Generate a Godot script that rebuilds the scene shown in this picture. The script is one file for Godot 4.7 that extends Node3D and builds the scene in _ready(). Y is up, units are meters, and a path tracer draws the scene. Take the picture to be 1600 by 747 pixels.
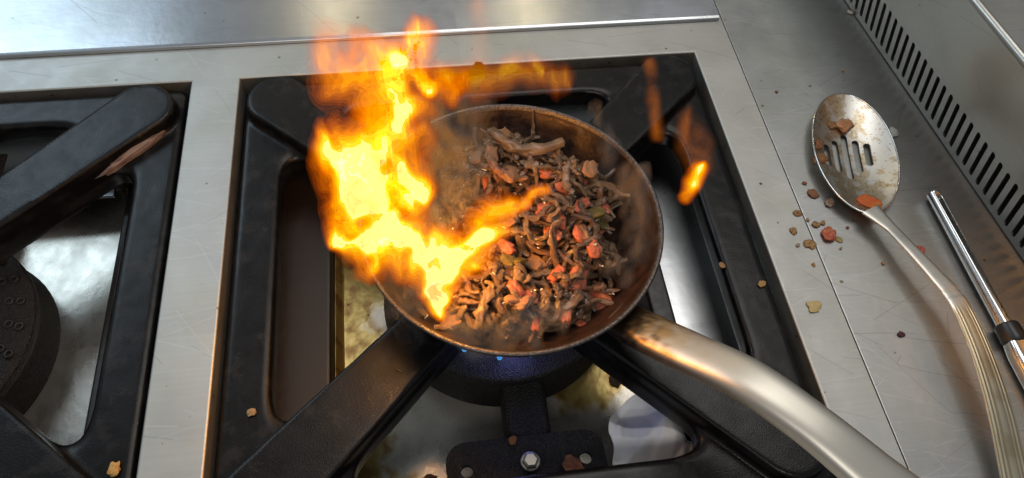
extends Node3D

var rng := RandomNumberGenerator.new()
var mats := {}
var used_names := {}

# ------------------------------------------------------------------ naming and tagging
func numbered(called: String) -> String:
	used_names[called] = used_names.get(called, -1) + 1
	return called if used_names[called] == 0 else "%s_%03d" % [called, used_names[called]]

func tag(o: Node, label: String, category: String, group := "") -> void:
	o.set_meta("label", label)
	o.set_meta("category", category)
	if group:
		o.set_meta("group", group)

func thing(called: String, at: Vector3, label: String, category: String, group := "") -> Node3D:
	var o := Node3D.new()
	o.name = numbered(called)
	add_child(o)
	o.position = at
	tag(o, label, category, group)
	return o

func obj(called: String, mesh: Mesh, m: Material, parent: Node = self) -> MeshInstance3D:
	var o := MeshInstance3D.new()
	o.name = numbered(called) if parent == self else called
	o.mesh = mesh
	o.material_override = m
	parent.add_child(o, true)
	return o

func struct(called: String, mesh: Mesh, m: Material) -> MeshInstance3D:
	var o := obj(called, mesh, m)
	o.set_meta("kind", "structure")
	return o

# ------------------------------------------------------------------ mesh builder
class MB:
	var v := PackedVector3Array()
	var uv := PackedVector2Array()
	var c := PackedColorArray()
	var idx := PackedInt32Array()
	var colored := false
	func vert(p: Vector3, t := Vector2.ZERO, col := Color.WHITE) -> int:
		v.append(p)
		uv.append(t)
		c.append(col)
		return v.size() - 1
	func tri(a: int, b: int, d: int) -> void:
		idx.append(a)
		idx.append(b)
		idx.append(d)
	func quad(a: int, b: int, d: int, e: int) -> void:
		tri(a, b, d)
		tri(a, d, e)
	func flat_quad(a: Vector3, b: Vector3, d: Vector3, e: Vector3) -> void:
		var q := [a, b, d, e]
		var k := v.size()
		for p in q:
			vert(p, Vector2(p.x, p.z + p.y))
		quad(k, k + 1, k + 2, k + 3)
	# rows of equal length; closed joins the last point of a row to the first
	func grid(rows: Array, closed := false, uvs: Array = [], cols: Array = []) -> void:
		var k := v.size()
		var n: int = rows[0].size()
		for r in rows.size():
			for s in n:
				var t: Vector2 = uvs[r][s] if uvs else Vector2(float(s) / n, float(r) / rows.size())
				vert(rows[r][s], t, cols[r][s] if cols else Color.WHITE)
		for r in rows.size() - 1:
			for s in (n if closed else n - 1):
				var s2 := (s + 1) % n
				quad(k + r * n + s, k + r * n + s2, k + (r + 1) * n + s2, k + (r + 1) * n + s)
	func fan(row: Array, reverse := false) -> void:
		var k := v.size()
		var mid := Vector3.ZERO
		for p in row:
			mid += p
		mid /= row.size()
		vert(mid, Vector2(mid.x, mid.z))
		for p in row:
			vert(p, Vector2(p.x, p.z))
		for s in row.size():
			var a := k + 1 + s
			var b := k + 1 + (s + 1) % row.size()
			if reverse:
				tri(k, b, a)
			else:
				tri(k, a, b)
	func commit() -> ArrayMesh:
		var nn := PackedVector3Array()
		nn.resize(v.size())
		for t in range(0, idx.size(), 3):
			var n := -(v[idx[t + 1]] - v[idx[t]]).cross(v[idx[t + 2]] - v[idx[t]])
			nn[idx[t]] += n
			nn[idx[t + 1]] += n
			nn[idx[t + 2]] += n
		for i in nn.size():
			nn[i] = nn[i].normalized() if nn[i].length_squared() > 1e-24 else Vector3.UP
		var a := []
		a.resize(Mesh.ARRAY_MAX)
		a[Mesh.ARRAY_VERTEX] = v
		a[Mesh.ARRAY_NORMAL] = nn
		a[Mesh.ARRAY_TEX_UV] = uv
		if colored:
			a[Mesh.ARRAY_COLOR] = c
		a[Mesh.ARRAY_INDEX] = idx
		var m := ArrayMesh.new()
		m.add_surface_from_arrays(Mesh.PRIMITIVE_TRIANGLES, a)
		return m

func rounded_box(mb: MB, lo: Vector3, hi: Vector3, r: float, turn := Transform3D()) -> void:
	var mid := (lo + hi) / 2.0
	var h := (hi - lo) / 2.0
	r = minf(r, minf(h.x, minf(h.y, h.z)) * 0.98)
	for ax in 3:
		for sg in [-1.0, 1.0]:
			var b := (ax + 1) % 3
			var d := (ax + 2) % 3
			var sb := [-h[b], -h[b] + r * 0.3, -h[b] + r, h[b] - r, h[b] - r * 0.3, h[b]]
			var sd := [-h[d], -h[d] + r * 0.3, -h[d] + r, h[d] - r, h[d] - r * 0.3, h[d]]
			var rows := []
			var uvs := []
			for x in sb:
				var row := []
				var urow := []
				for y in sd:
					var p := Vector3.ZERO
					p[ax] = sg * h[ax]
					p[b] = x
					p[d] = y
					var inner := p.clamp(-h + Vector3.ONE * r, h - Vector3.ONE * r)
					p = inner + (p - inner).normalized() * r + mid
					row.append(turn * p)
					urow.append(Vector2(p[b], p[d]))
				rows.append(row)
				uvs.append(urow)
			if sg < 0:
				rows.reverse()
				uvs.reverse()
			mb.grid(rows, false, uvs)

func ring_points(c: Vector3, r: float, n: int) -> Array:
	var a := []
	for i in n:
		a.append(c + Vector3(cos(TAU * i / n), 0, sin(TAU * i / n)) * r)
	return a

func lathe(mb: MB, profile: Array, n: int, c := Vector3.ZERO) -> void:
	var rows := []
	var uvs := []
	for p in profile:
		var row := []
		var ur := []
		for i in n + 1:
			var an := TAU * i / n
			row.append(c + Vector3(cos(an) * p.x, p.y, sin(an) * p.x))
			ur.append(Vector2(cos(an) * p.x, sin(an) * p.x))
		rows.append(row)
		uvs.append(ur)
	mb.grid(rows, false, uvs)

# tube along a path: shape(i, angle) -> Vector2 offset (side, up)
func sweep(mb: MB, path: Array, shape: Callable, n: int, up := Vector3.UP, caps := true, cols: Array = []) -> void:
	var rows := []
	var cc := []
	for i in path.size():
		var a: Vector3 = path[maxi(i - 1, 0)]
		var b: Vector3 = path[mini(i + 1, path.size() - 1)]
		var t := (b - a).normalized()
		var side := t.cross(up).normalized()
		var u := side.cross(t)
		var row := []
		var crow := []
		for k in n:
			var o: Vector2 = shape.call(i, TAU * k / n)
			row.append(path[i] + side * o.x + u * o.y)
			crow.append(cols[i] if cols else Color.WHITE)
		rows.append(row)
		cc.append(crow)
	mb.grid(rows, true, [], cc)
	if caps:
		mb.fan(rows[0], true)
		mb.fan(rows[-1])

func curve(points: Array, n: int) -> Array:
	var out := []
	var k := points.size() - 1
	for i in n:
		var f := float(i) / (n - 1) * k
		var s := mini(int(f), k - 1)
		var t := f - s
		var p0: Vector3 = points[maxi(s - 1, 0)]
		var p3: Vector3 = points[mini(s + 2, k)]
		out.append((points[s] as Vector3).cubic_interpolate(points[s + 1], p0, p3, t))
	return out

func lerp_list(vals: Array, f: float) -> float:
	var x := clampf(f, 0, 1) * (vals.size() - 1)
	var s := mini(int(x), vals.size() - 2)
	return lerpf(vals[s], vals[s + 1], x - s)

# surface nets; field above level is inside
func nets(f: PackedFloat32Array, nx: int, ny: int, nz: int, o: Vector3, h: float, level: float) -> ArrayMesh:
	var sx := 1
	var sy := nx
	var sz := nx * ny
	var offs := [0, sx, sy, sx + sy, sz, sx + sz, sy + sz, sx + sy + sz]
	var at := PackedInt32Array()
	at.resize(nx * ny * nz)
	at.fill(-1)
	var mb := MB.new()
	var edges := [[0, 1], [2, 3], [4, 5], [6, 7], [0, 2], [1, 3], [4, 6], [5, 7], [0, 4], [1, 5], [2, 6], [3, 7]]
	for k in nz - 1:
		for j in ny - 1:
			var base := k * sz + j * sy
			for i in nx - 1:
				var q := base + i
				var a := f[q] > level
				if a == (f[q + 1] > level) and a == (f[q + sy] > level) and a == (f[q + sy + 1] > level) and a == (f[q + sz] > level) and a == (f[q + sz + 1] > level) and a == (f[q + sz + sy] > level) and a == (f[q + sz + sy + 1] > level):
					continue
				var sum := Vector3.ZERO
				var cnt := 0
				for e in edges:
					var fa := f[q + offs[e[0]]]
					var fb := f[q + offs[e[1]]]
					if (fa > level) != (fb > level):
						var t := (level - fa) / (fb - fa)
						var ca: int = e[0]
						var cb: int = e[1]
						var pa := Vector3(ca & 1, (ca >> 1) & 1, ca >> 2)
						var pb := Vector3(cb & 1, (cb >> 1) & 1, cb >> 2)
						sum += pa.lerp(pb, t)
						cnt += 1
				var p := o + (Vector3(i, j, k) + sum / cnt) * h
				at[q] = mb.vert(p, Vector2(p.x, p.z))
				if i > 0 and j > 0 and k > 0:
					if a != (f[q + sx] > level):
						_face(mb, at[q], at[q - sy], at[q - sy - sz], at[q - sz], a)
					if a != (f[q + sy] > level):
						_face(mb, at[q], at[q - sz], at[q - sz - sx], at[q - sx], a)
					if a != (f[q + sz] > level):
						_face(mb, at[q], at[q - sx], at[q - sx - sy], at[q - sy], a)
	return mb.commit()

func _face(mb: MB, a: int, b: int, c: int, d: int, flip: bool) -> void:
	if a < 0 or b < 0 or c < 0 or d < 0:
		return
	if flip:
		mb.quad(a, d, c, b)
	else:
		mb.quad(a, b, c, d)

# ------------------------------------------------------------------ materials
func lin(r: float, g: float, b: float, a := 1.0) -> Color:
	var c := Color(r, g, b).linear_to_srgb()
	c.a = a
	return c

func ntex(sd: int, freq: float, stops: Array, size := 512, type := FastNoiseLite.TYPE_SIMPLEX_SMOOTH, octaves := 4, cell := FastNoiseLite.RETURN_DISTANCE) -> NoiseTexture2D:
	var n := FastNoiseLite.new()
	n.seed = sd
	n.frequency = freq
	n.noise_type = type
	n.fractal_octaves = octaves
	n.cellular_return_type = cell
	var t := NoiseTexture2D.new()
	t.width = size
	t.height = size
	t.seamless = true
	t.noise = n
	var g := Gradient.new()
	g.offsets = PackedFloat32Array(stops.map(func(s): return s[0]))
	g.colors = PackedColorArray(stops.map(func(s): return s[1]))
	t.color_ramp = g
	return t

func grey(x: float) -> Color:
	return Color(x, x, x)

func smat(key: String, col: Color, rough: float, metal := 0.0) -> StandardMaterial3D:
	var m := StandardMaterial3D.new()
	m.resource_name = key
	m.albedo_color = col
	m.roughness = rough
	m.metallic = metal
	mats[key] = m
	return m

func tri(m: StandardMaterial3D, scale: Vector3) -> void:
	m.uv1_triplanar = true
	m.uv1_world_triplanar = true
	m.uv1_scale = scale

# colour of used steel: hairlines, wiped smears, dried grease spots
func worn_steel(sd: int, lines: int, spots: int) -> ImageTexture:
	var g := RandomNumberGenerator.new()
	g.seed = sd
	var n := FastNoiseLite.new()
	n.seed = sd
	n.frequency = 0.006
	n.fractal_octaves = 5
	var size := 1024
	var im := Image.create(size, size, false, Image.FORMAT_RGB8)
	for y in size:
		var hair := 0.02 * n.get_noise_1d(y * 40.0)
		for x in size:
			var v := 0.93 + hair + 0.06 * n.get_noise_2d(x, y)
			im.set_pixel(x, y, Color(v, v, v * (0.99 + 0.02 * n.get_noise_2d(y, x))))
	for k in lines:
		var p := Vector2(g.randf() * size, g.randf() * size)
		var a := g.randfn(0.25, 0.5)
		var d := Vector2.from_angle(a)
		var bend := g.randf_range(-0.002, 0.002)
		var len_ := int(g.randf_range(10, 150))
		var tone := g.randf_range(0.03, 0.16) * (1.0 if g.randf() < 0.7 else -1.0)
		for t in len_:
			d = d.rotated(bend)
			p += d
			var x := posmod(int(p.x), size)
			var y := posmod(int(p.y), size)
			var c := im.get_pixel(x, y)
			im.set_pixel(x, y, Color(c.r + tone, c.g + tone, c.b + tone))
	for k in spots:
		var cx := g.randi() % size
		var cy := g.randi() % size
		var r := 0.6 + 2.4 * pow(g.randf(), 3.0)
		var tint := Color(0.62, 0.56, 0.44).lerp(Color(0.84, 0.83, 0.80), g.randf())
		for y in range(-4, 5):
			for x in range(-4, 5):
				var q := Vector2(x, y).length() + g.randf_range(-0.5, 0.5)
				if q < r:
					im.set_pixel(posmod(cx + x, size), posmod(cy + y, size), tint)
	return ImageTexture.create_from_image(im)

# black iron with greyish heat-worn patches and specks of salt and burnt grease
func iron_colour() -> ImageTexture:
	var g := RandomNumberGenerator.new()
	g.seed = 71
	var n := FastNoiseLite.new()
	n.seed = 3
	n.frequency = 0.008
	n.fractal_octaves = 6
	var size := 1024
	var im := Image.create(size, size, false, Image.FORMAT_RGB8)
	for y in size:
		for x in size:
			var a := n.get_noise_2d(x, y)
			var b := n.get_noise_2d(x * 5.0 + 900, y * 5.0)
			var v := 0.40 + 0.05 * b + 0.28 * smoothstep(0.12, 0.42, a + 0.25 * b)
			im.set_pixel(x, y, Color(v, v * 0.99, v * 0.985))
	for k in 700:
		var p := Vector2(g.randf() * size, g.randf() * size)
		var r := 0.7 + 1.6 * pow(g.randf(), 4.0)
		var c := Color(1, 0.98, 0.95).lerp(Color(0.8, 0.55, 0.4), g.randf()) * g.randf_range(0.6, 1.0)
		for y in range(-3, 4):
			for x in range(-3, 4):
				if Vector2(x, y).length() < r:
					im.set_pixel(posmod(int(p.x) + x, size), posmod(int(p.y) + y, size), c)
	return ImageTexture.create_from_image(im)

func make_materials() -> void:
	var m: StandardMaterial3D
	# brushed stainless sheets; the grain runs along x
	var worn := worn_steel(5, 260, 150)
	var worked := worn_steel(6, 900, 80)
	for a in [["steel_top", lin(0.50, 0.50, 0.48), 0.56, 11], ["steel_shelf", lin(0.53, 0.55, 0.58), 0.32, 12], ["steel_work", lin(0.48, 0.485, 0.48), 0.44, 13], ["steel_vent", lin(0.46, 0.445, 0.41), 0.34, 14]]:
		m = smat(a[0], a[1], a[2], 1.0)
		tri(m, Vector3(2.1, 2.1, 2.1))
		m.albedo_texture = worked if a[0] == "steel_work" else worn
		m.roughness_texture = ntex(a[3] + 20, 0.02, [[0.0, grey(0.86)], [0.45, grey(0.94)], [1.0, grey(1.0)]], 1024, FastNoiseLite.TYPE_SIMPLEX_SMOOTH, 6)
		m.heightmap_enabled = true
		m.heightmap_texture = ntex(a[3] + 40, 0.05, [[0.0, grey(0.0)], [1.0, grey(1.0)]], 1024)
		m.heightmap_scale = 0.004
	mats.steel_shelf.anisotropy_enabled = true
	mats.steel_shelf.anisotropy = -0.6
	m = smat("steel_floor", lin(0.58, 0.57, 0.54), 0.45, 0.25)
	tri(m, Vector3(4, 4, 4))
	m.albedo_texture = ntex(15, 0.02, [[0.0, grey(0.7)], [0.5, grey(0.92)], [1.0, grey(1.0)]], 512, FastNoiseLite.TYPE_SIMPLEX_SMOOTH, 5)
	# cast iron, greasy and baked black
	m = smat("iron", lin(0.025, 0.024, 0.024), 0.36)
	tri(m, Vector3(4.5, 4.5, 4.5))
	m.albedo_texture = iron_colour()
	m.roughness_texture = ntex(4, 0.012, [[0.0, grey(0.72)], [0.5, grey(0.85)], [1.0, grey(1.0)]], 1024, FastNoiseLite.TYPE_SIMPLEX_SMOOTH, 6)
	m.heightmap_enabled = true
	m.heightmap_texture = ntex(5, 0.16, [[0.0, grey(0.0)], [1.0, grey(1.0)]], 1024, FastNoiseLite.TYPE_SIMPLEX_SMOOTH, 5)
	m.heightmap_scale = 0.009
	m.metallic_specular = 0.34
	m = smat("burner_iron", lin(0.015, 0.0125, 0.0115), 0.6)
	tri(m, Vector3(14, 14, 14))
	m.albedo_texture = ntex(6, 0.04, [[0.0, grey(0.5)], [0.6, grey(0.75)], [0.72, Color(1, 0.95, 0.9)], [1.0, Color(1, 1, 1)]], 512, FastNoiseLite.TYPE_SIMPLEX_SMOOTH, 5)
	m.heightmap_enabled = true
	m.heightmap_texture = ntex(7, 0.09, [[0.0, grey(0.0)], [1.0, grey(1.0)]], 512)
	m.heightmap_scale = 0.16
	m = smat("rusty_iron", lin(0.075, 0.040, 0.028), 0.8)
	tri(m, Vector3(14, 14, 14))
	m.albedo_texture = ntex(8, 0.05, [[0.0, grey(0.4)], [0.6, grey(0.8)], [1.0, grey(1.0)]], 512)
	m.heightmap_enabled = true
	m.heightmap_texture = mats.burner_iron.heightmap_texture
	m.heightmap_scale = 0.25
	smat("port", lin(0.032, 0.032, 0.032), 0.5, 0.3)
	smat("bolt", lin(0.36, 0.355, 0.33), 0.52, 1.0)
	smat("dark_hole", lin(0.006, 0.006, 0.006), 0.9)
	m = smat("rail", lin(0.014, 0.010, 0.009), 0.5, 0.0)
	tri(m, Vector3(8, 8, 8))
	m.roughness_texture = ntex(9, 0.03, [[0.0, grey(0.7)], [1.0, grey(1.0)]], 512)
	# pan: oxidised steel
	m = smat("pan", lin(0.047, 0.035, 0.032), 0.42, 0.4)
	tri(m, Vector3(7, 7, 7))
	m.albedo_texture = ntex(16, 0.012, [[0.0, Color(0.45, 0.40, 0.40)], [0.42, Color(0.72, 0.66, 0.64)], [0.62, Color(0.95, 0.80, 0.72)], [1.0, Color(1, 0.90, 0.82)]], 1024, FastNoiseLite.TYPE_SIMPLEX_SMOOTH, 6)
	m.roughness_texture = ntex(17, 0.03, [[0.0, grey(0.7)], [1.0, grey(1.0)]], 512)
	m.heightmap_enabled = true
	m.heightmap_texture = ntex(18, 0.07, [[0.0, grey(0)], [1.0, grey(1)]], 512)
	m.heightmap_scale = 0.03
	m = smat("pan_rim", lin(0.20, 0.17, 0.155), 0.45, 0.9)
	tri(m, Vector3(20, 20, 20))
	m.albedo_texture = ntex(19, 0.04, [[0.0, grey(0.35)], [0.45, grey(0.7)], [1.0, grey(1.0)]], 512)
	# handle: polished steel with heat tint near the pan
	m = smat("handle", Color.WHITE, 0.43, 1.0)
	m.vertex_color_use_as_albedo = true
	m = smat("chrome", lin(0.62, 0.61, 0.59), 0.22, 1.0)
	m.roughness_texture = ntex(21, 0.05, [[0.0, grey(0.6)], [1.0, grey(1.0)]], 256)
	m.uv1_triplanar = true
	m.uv1_scale = Vector3(20, 20, 20)
	m = smat("spoon", Color.WHITE, 0.38, 1.0)
	m.vertex_color_use_as_albedo = true
	m = smat("spoon_grease", Color.WHITE, 0.35, 0.35)
	m.vertex_color_use_as_albedo = true
	smat("sauce", lin(0.085, 0.035, 0.015), 0.12)
	smat("black_plastic", lin(0.012, 0.012, 0.013), 0.35)
	m = smat("paper", lin(0.82, 0.83, 0.85), 0.75)
	m.backlight_enabled = true
	m.backlight = Color(0.25, 0.25, 0.25)
	# foods: vertex colours carry the browning of each piece
	for a in [["meat", 0.26], ["tomato", 0.24], ["onion", 0.32], ["crumb", 0.55]]:
		m = smat(a[0], Color.WHITE, a[1])
		m.vertex_color_use_as_albedo = true
		m.uv1_triplanar = true
		m.uv1_scale = Vector3(55, 55, 55)
		m.heightmap_enabled = true
		m.heightmap_texture = mats.iron.heightmap_texture
		m.heightmap_scale = 0.09 if a[0] == "meat" else 0.03
		m.subsurf_scatter_enabled = a[0] != "crumb"
		m.subsurf_scatter_strength = 0.06
	mats.meat.clearcoat_enabled = true
	mats.meat.clearcoat = 0.6
	mats.meat.clearcoat_roughness = 0.16
	mats.meat.roughness_texture = ntex(23, 0.05, [[0.0, grey(0.5)], [0.5, grey(0.8)], [1.0, grey(1.0)]], 256)

# ------------------------------------------------------------------ setting
const OX := 0.012      # middle of the burner opening
const OZ := -0.045
const LX := -0.428     # the neighbouring burner

func lip(mb: MB, a: Vector3, b: Vector3, inward: Vector3, r: float, depth: float) -> void:
	var rows := []
	for k in 7:
		var an := PI / 2 * k / 6.0
		var off := inward * sin(an) * r + Vector3.DOWN * (1.0 - cos(an)) * r
		rows.append([a + off, b + off])
	rows.append([a + inward * r + Vector3.DOWN * depth, b + inward * r + Vector3.DOWN * depth])
	var uvs := rows.map(func(w): return w.map(func(p): return Vector2(p.x, p.z)))
	mb.grid(rows, false, uvs)

func build_setting() -> void:
	var r := 0.0016
	var mb := MB.new()
	var xs := [-0.95, -0.628 - r, -0.228 + r, -0.188 - r, 0.212 + r, 0.2492]
	var zs := [-0.32, -0.24 - r, 0.15 + r, 0.5]
	for i in 5:
		for k in 3:
			if k == 1 and (i == 1 or i == 3):
				continue
			mb.flat_quad(Vector3(xs[i], 0, zs[k]), Vector3(xs[i + 1], 0, zs[k]), Vector3(xs[i + 1], 0, zs[k + 1]), Vector3(xs[i], 0, zs[k + 1]))
	for o in [[xs[1], xs[2]], [xs[3], xs[4]]]:
		var c := [Vector3(o[0], 0, zs[1]), Vector3(o[1], 0, zs[1]), Vector3(o[1], 0, zs[2]), Vector3(o[0], 0, zs[2])]
		var ins := [Vector3(0, 0, 1), Vector3(-1, 0, 0), Vector3(0, 0, -1), Vector3(1, 0, 0)]
		for e in 4:
			lip(mb, c[e], c[(e + 1) % 4], ins[e], r, 0.02)
	lip(mb, Vector3(xs[5], 0, zs[0]), Vector3(xs[5], 0, zs[3]), Vector3(1, 0, 0), 0.0006, 0.012)
	struct("cooktop", mb.commit(), mats.steel_top)
	# raised shelf sheet behind the burners
	mb = MB.new()
	var prof := [[-1.2, 0.0042], [-0.2824, 0.0042], [-0.2819, 0.0041], [-0.2800, 0.0035], [-0.2793, 0.0031], [-0.2790, 0.0024], [-0.2790, 0.0004]]
	mb.grid(prof.map(func(p): return [Vector3(-0.95, p[1], p[0]), Vector3(0.2462, p[1], p[0])]))
	mb.flat_quad(Vector3(0.2462, 0.0048, -1.2), Vector3(0.2462, 0.0048, -0.284), Vector3(0.2462, -0.02, -0.284), Vector3(0.2462, -0.02, -1.2))
	struct("rear_shelf", mb.commit(), mats.steel_shelf)
	# worktop to the right, parted from the cooktop by a thin seam
	mb = MB.new()
	rounded_box(mb, Vector3(0.2505, -0.03, -1.2), Vector3(1.1, -0.0004, 0.5), 0.0008)
	struct("worktop", mb.commit(), mats.steel_work)
	# inside of the range below the openings
	mb = MB.new()
	var lo := Vector3(-0.93, -0.115, -0.262)
	var hi := Vector3(0.236, -0.0215, 0.30)
	mb.flat_quad(Vector3(lo.x, lo.y, lo.z), Vector3(hi.x, lo.y, lo.z), Vector3(hi.x, lo.y, hi.z), Vector3(lo.x, lo.y, hi.z))
	struct("burner_box_floor", mb.commit(), mats.steel_floor)
	mb = MB.new()
	mb.flat_quad(Vector3(lo.x, hi.y, lo.z), Vector3(hi.x, hi.y, lo.z), Vector3(hi.x, lo.y, lo.z), Vector3(lo.x, lo.y, lo.z))
	mb.flat_quad(Vector3(hi.x, hi.y, lo.z), Vector3(hi.x, hi.y, hi.z), Vector3(hi.x, lo.y, hi.z), Vector3(hi.x, lo.y, lo.z))
	mb.flat_quad(Vector3(lo.x, hi.y, hi.z), Vector3(lo.x, hi.y, lo.z), Vector3(lo.x, lo.y, lo.z), Vector3(lo.x, lo.y, hi.z))
	mb.flat_quad(Vector3(hi.x, hi.y, hi.z), Vector3(lo.x, hi.y, hi.z), Vector3(lo.x, lo.y, hi.z), Vector3(hi.x, lo.y, hi.z))
	struct("burner_box_wall", mb.commit(), mats.steel_floor)

# stained steel tray: colours of grease computed as a picture of the deposit
func tray_material(sd: int, gold: float) -> StandardMaterial3D:
	var n := FastNoiseLite.new()
	n.seed = sd
	n.frequency = 0.012
	n.fractal_octaves = 5
	var sp := FastNoiseLite.new()
	sp.seed = sd + 1
	sp.noise_type = FastNoiseLite.TYPE_CELLULAR
	sp.frequency = 0.045
	var size := 384
	var im := Image.create(size, size, false, Image.FORMAT_RGB8)
	var rough := Image.create(size, size, false, Image.FORMAT_RGB8)
	for y in size:
		for x in size:
			var a := n.get_noise_2d(x, y) * 0.5 + 0.5
			var b := n.get_noise_2d(x * 3.0 + 400, y * 3.0) * 0.5 + 0.5
			# grease pools: towards the left-hand side and under the burner on the right
			var g := smoothstep(0.50, 0.62, a * 0.45 + b * 0.15 + gold * (1.0 - smoothstep(0.0, 0.34, float(x) / size)) * 0.5 + gold * exp(-pow((float(x) / size - 0.70) * 6.0, 2) - pow((float(y) / size - 0.66) * 7.0, 2)) * 0.6)
			var c := Color(0.70, 0.68, 0.64).lerp(Color(0.60, 0.52, 0.27).lerp(Color(0.42, 0.30, 0.12), smoothstep(0.45, 0.75, b)), g * 0.85)
			var d := sp.get_noise_2d(x, y) + 1.0
			if d < (0.05 + 0.22 * (b - 0.3)) * gold:
				c = c.lerp(Color(0.12, 0.07, 0.04), 0.75)
			im.set_pixel(x, y, c)
			rough.set_pixel(x, y, grey(0.55 + 0.4 * b - 0.15 * g))
	var m := smat("tray_%d" % sd, Color.WHITE, 0.38, 0.6 if gold > 0.5 else 0.9)
	m.albedo_texture = ImageTexture.create_from_image(im)
	m.roughness_texture = ImageTexture.create_from_image(rough)
	m.heightmap_enabled = true
	m.heightmap_texture = ntex(sd + 5, 0.05, [[0, grey(0)], [1, grey(1)]], 512)
	m.heightmap_scale = 0.008
	return m

func build_tray(cx: float, sd: int, gold: float, label: String) -> void:
	var t := thing("drip_tray", Vector3(cx, -0.092, OZ), label, "drip tray", "drip trays under the burners")
	var rows := []
	var uvs := []
	var prof := [[1.0, 0.012], [0.995, 0.0125], [0.985, 0.011], [0.972, 0.003], [0.95, 0.0008], [0.6, 0.0], [0.001, 0.0]]
	for p in prof:
		var row := []
		var ur := []
		for i in 65:
			var an := TAU * i / 64
			var e := 0.22
			var x: float = signf(cos(an)) * pow(absf(cos(an)), e) * 0.133 * p[0]
			var z: float = signf(sin(an)) * pow(absf(sin(an)), e) * 0.165 * p[0]
			row.append(Vector3(x, p[1] + 0.002, z))
			ur.append(Vector2(x / 0.268 + 0.5, z / 0.332 + 0.5))
		rows.append(row)
		uvs.append(ur)
	var mb := MB.new()
	mb.grid(rows, false, uvs)
	obj("pan_sheet", mb.commit(), tray_material(sd, gold), t)

func build_rails() -> void:
	for a in [[-0.196, -0.1215, -0.062, "wide dark brown box under the left bars of the grate"], [0.128, 0.146, -0.050, "narrow black support rail below the grate beside the pan"], [-0.30, -0.285, -0.075, "black support rail beside the unlit burner"]]:  # first entry: plain dark box filling the dark region left of the tray
		var mb := MB.new()
		rounded_box(mb, Vector3(a[0], -0.111, -0.25), Vector3(a[1], a[2], 0.2), 0.003)
		var o := obj("support_rail", mb.commit(), mats.rail)
		tag(o, a[3], "rail", "rails carrying the burners")
	for a in [[0.1475, 0.2340, "pale bare steel side sheet seen through the grate's right opening"], [-0.2840, -0.2020, "pale bare steel side sheet between the two burner bays"], [-0.119, 0.127, "pale steel back sheet seen behind the pan through the grate"], [-0.60, -0.302, "pale steel back sheet in the bay of the unlit burner"]]:
		var mb := MB.new()
		rounded_box(mb, Vector3(a[0], -0.062, -0.255), Vector3(a[1], -0.059, -0.17 if "back" in a[2] else 0.25), 0.001)
		var o := obj("side_sheet", mb.commit(), mats.steel_shelf)
		tag(o, a[2], "steel sheet", "side sheets under the grates")

func grate_mesh() -> ArrayMesh:
	var h := 0.0020
	var nx := 204
	var nz := 200
	var ny := 22
	var o := Vector3(-0.2035, -0.031, -0.1985)
	var f := PackedFloat32Array()
	f.resize(nx * ny * nz)
	f.fill(-1.0)
	var nn := FastNoiseLite.new()
	nn.seed = 77
	nn.frequency = 60.0
	for k in nz:
		for i in nx:
			var u := o.x + i * h
			var w := o.z + k * h
			var q := Vector2(absf(u), absf(w))
			var a := q - Vector2(0.186, 0.182)
			var outer := Vector2(maxf(a.x, 0), maxf(a.y, 0)).length() + minf(maxf(a.x, a.y), 0.0) - 0.010
			a = q - Vector2(0.151, 0.148)
			var inner := Vector2(maxf(a.x, 0), maxf(a.y, 0)).length() + minf(maxf(a.x, a.y), 0.0) - 0.013
			var ring := maxf(outer, -inner)
			var s0 := Vector2(0.050, 0.050)
			var s1 := Vector2(0.166, 0.162)
			var t := clampf((q - s0).dot(s1 - s0) / (s1 - s0).length_squared(), 0.0, 1.0)
			var arm := (q - s0.lerp(s1, t)).length() - lerpf(0.0190, 0.0250, t)
			var kk := 0.034
			var hh := maxf(kk - absf(ring - arm), 0.0) / kk
			var low := maxf(minf(ring, arm) - hh * hh * kk * 0.25, outer)
			var wob := nn.get_noise_2d(u, w) * 0.00016
			for j in ny:
				var y := o.y + j * h
				var d1 := _slab(low, y, -0.026, -0.0055 + wob, 0.0045)
				var d2 := _slab(arm, y, -0.026, 0.008 - 0.0015 * (1.0 - t) + wob * 0.6, 0.0020)
				var k2 := 0.004
				var h2 := maxf(k2 - absf(d1 - d2), 0.0) / k2
				f[i + nx * (j + ny * k)] = -(minf(d1, d2) - h2 * h2 * k2 * 0.25)
	return nets(f, nx, ny, nz, o, h, 0.0)

func _slab(d2: float, y: float, y0: float, y1: float, r: float) -> float:
	var a := d2 + r
	var b := maxf(y0 - y, y - y1) + r
	return minf(maxf(a, b), 0.0) + Vector2(maxf(a, 0.0), maxf(b, 0.0)).length() - r

func build_grates() -> void:
	var gm := grate_mesh()
	var a := obj("cast_iron_grate", gm, mats.iron)
	a.position = Vector3(OX, -0.0005, OZ)
	tag(a, "black cast iron grate carrying the frying pan over the lit burner", "grate", "cast iron grates")
	var b := a.duplicate()
	b.name = numbered("cast_iron_grate")
	add_child(b)
	b.position = Vector3(LX, -0.0005, OZ)
	tag(b, "empty black cast iron grate over the unlit burner", "grate", "cast iron grates")

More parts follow.
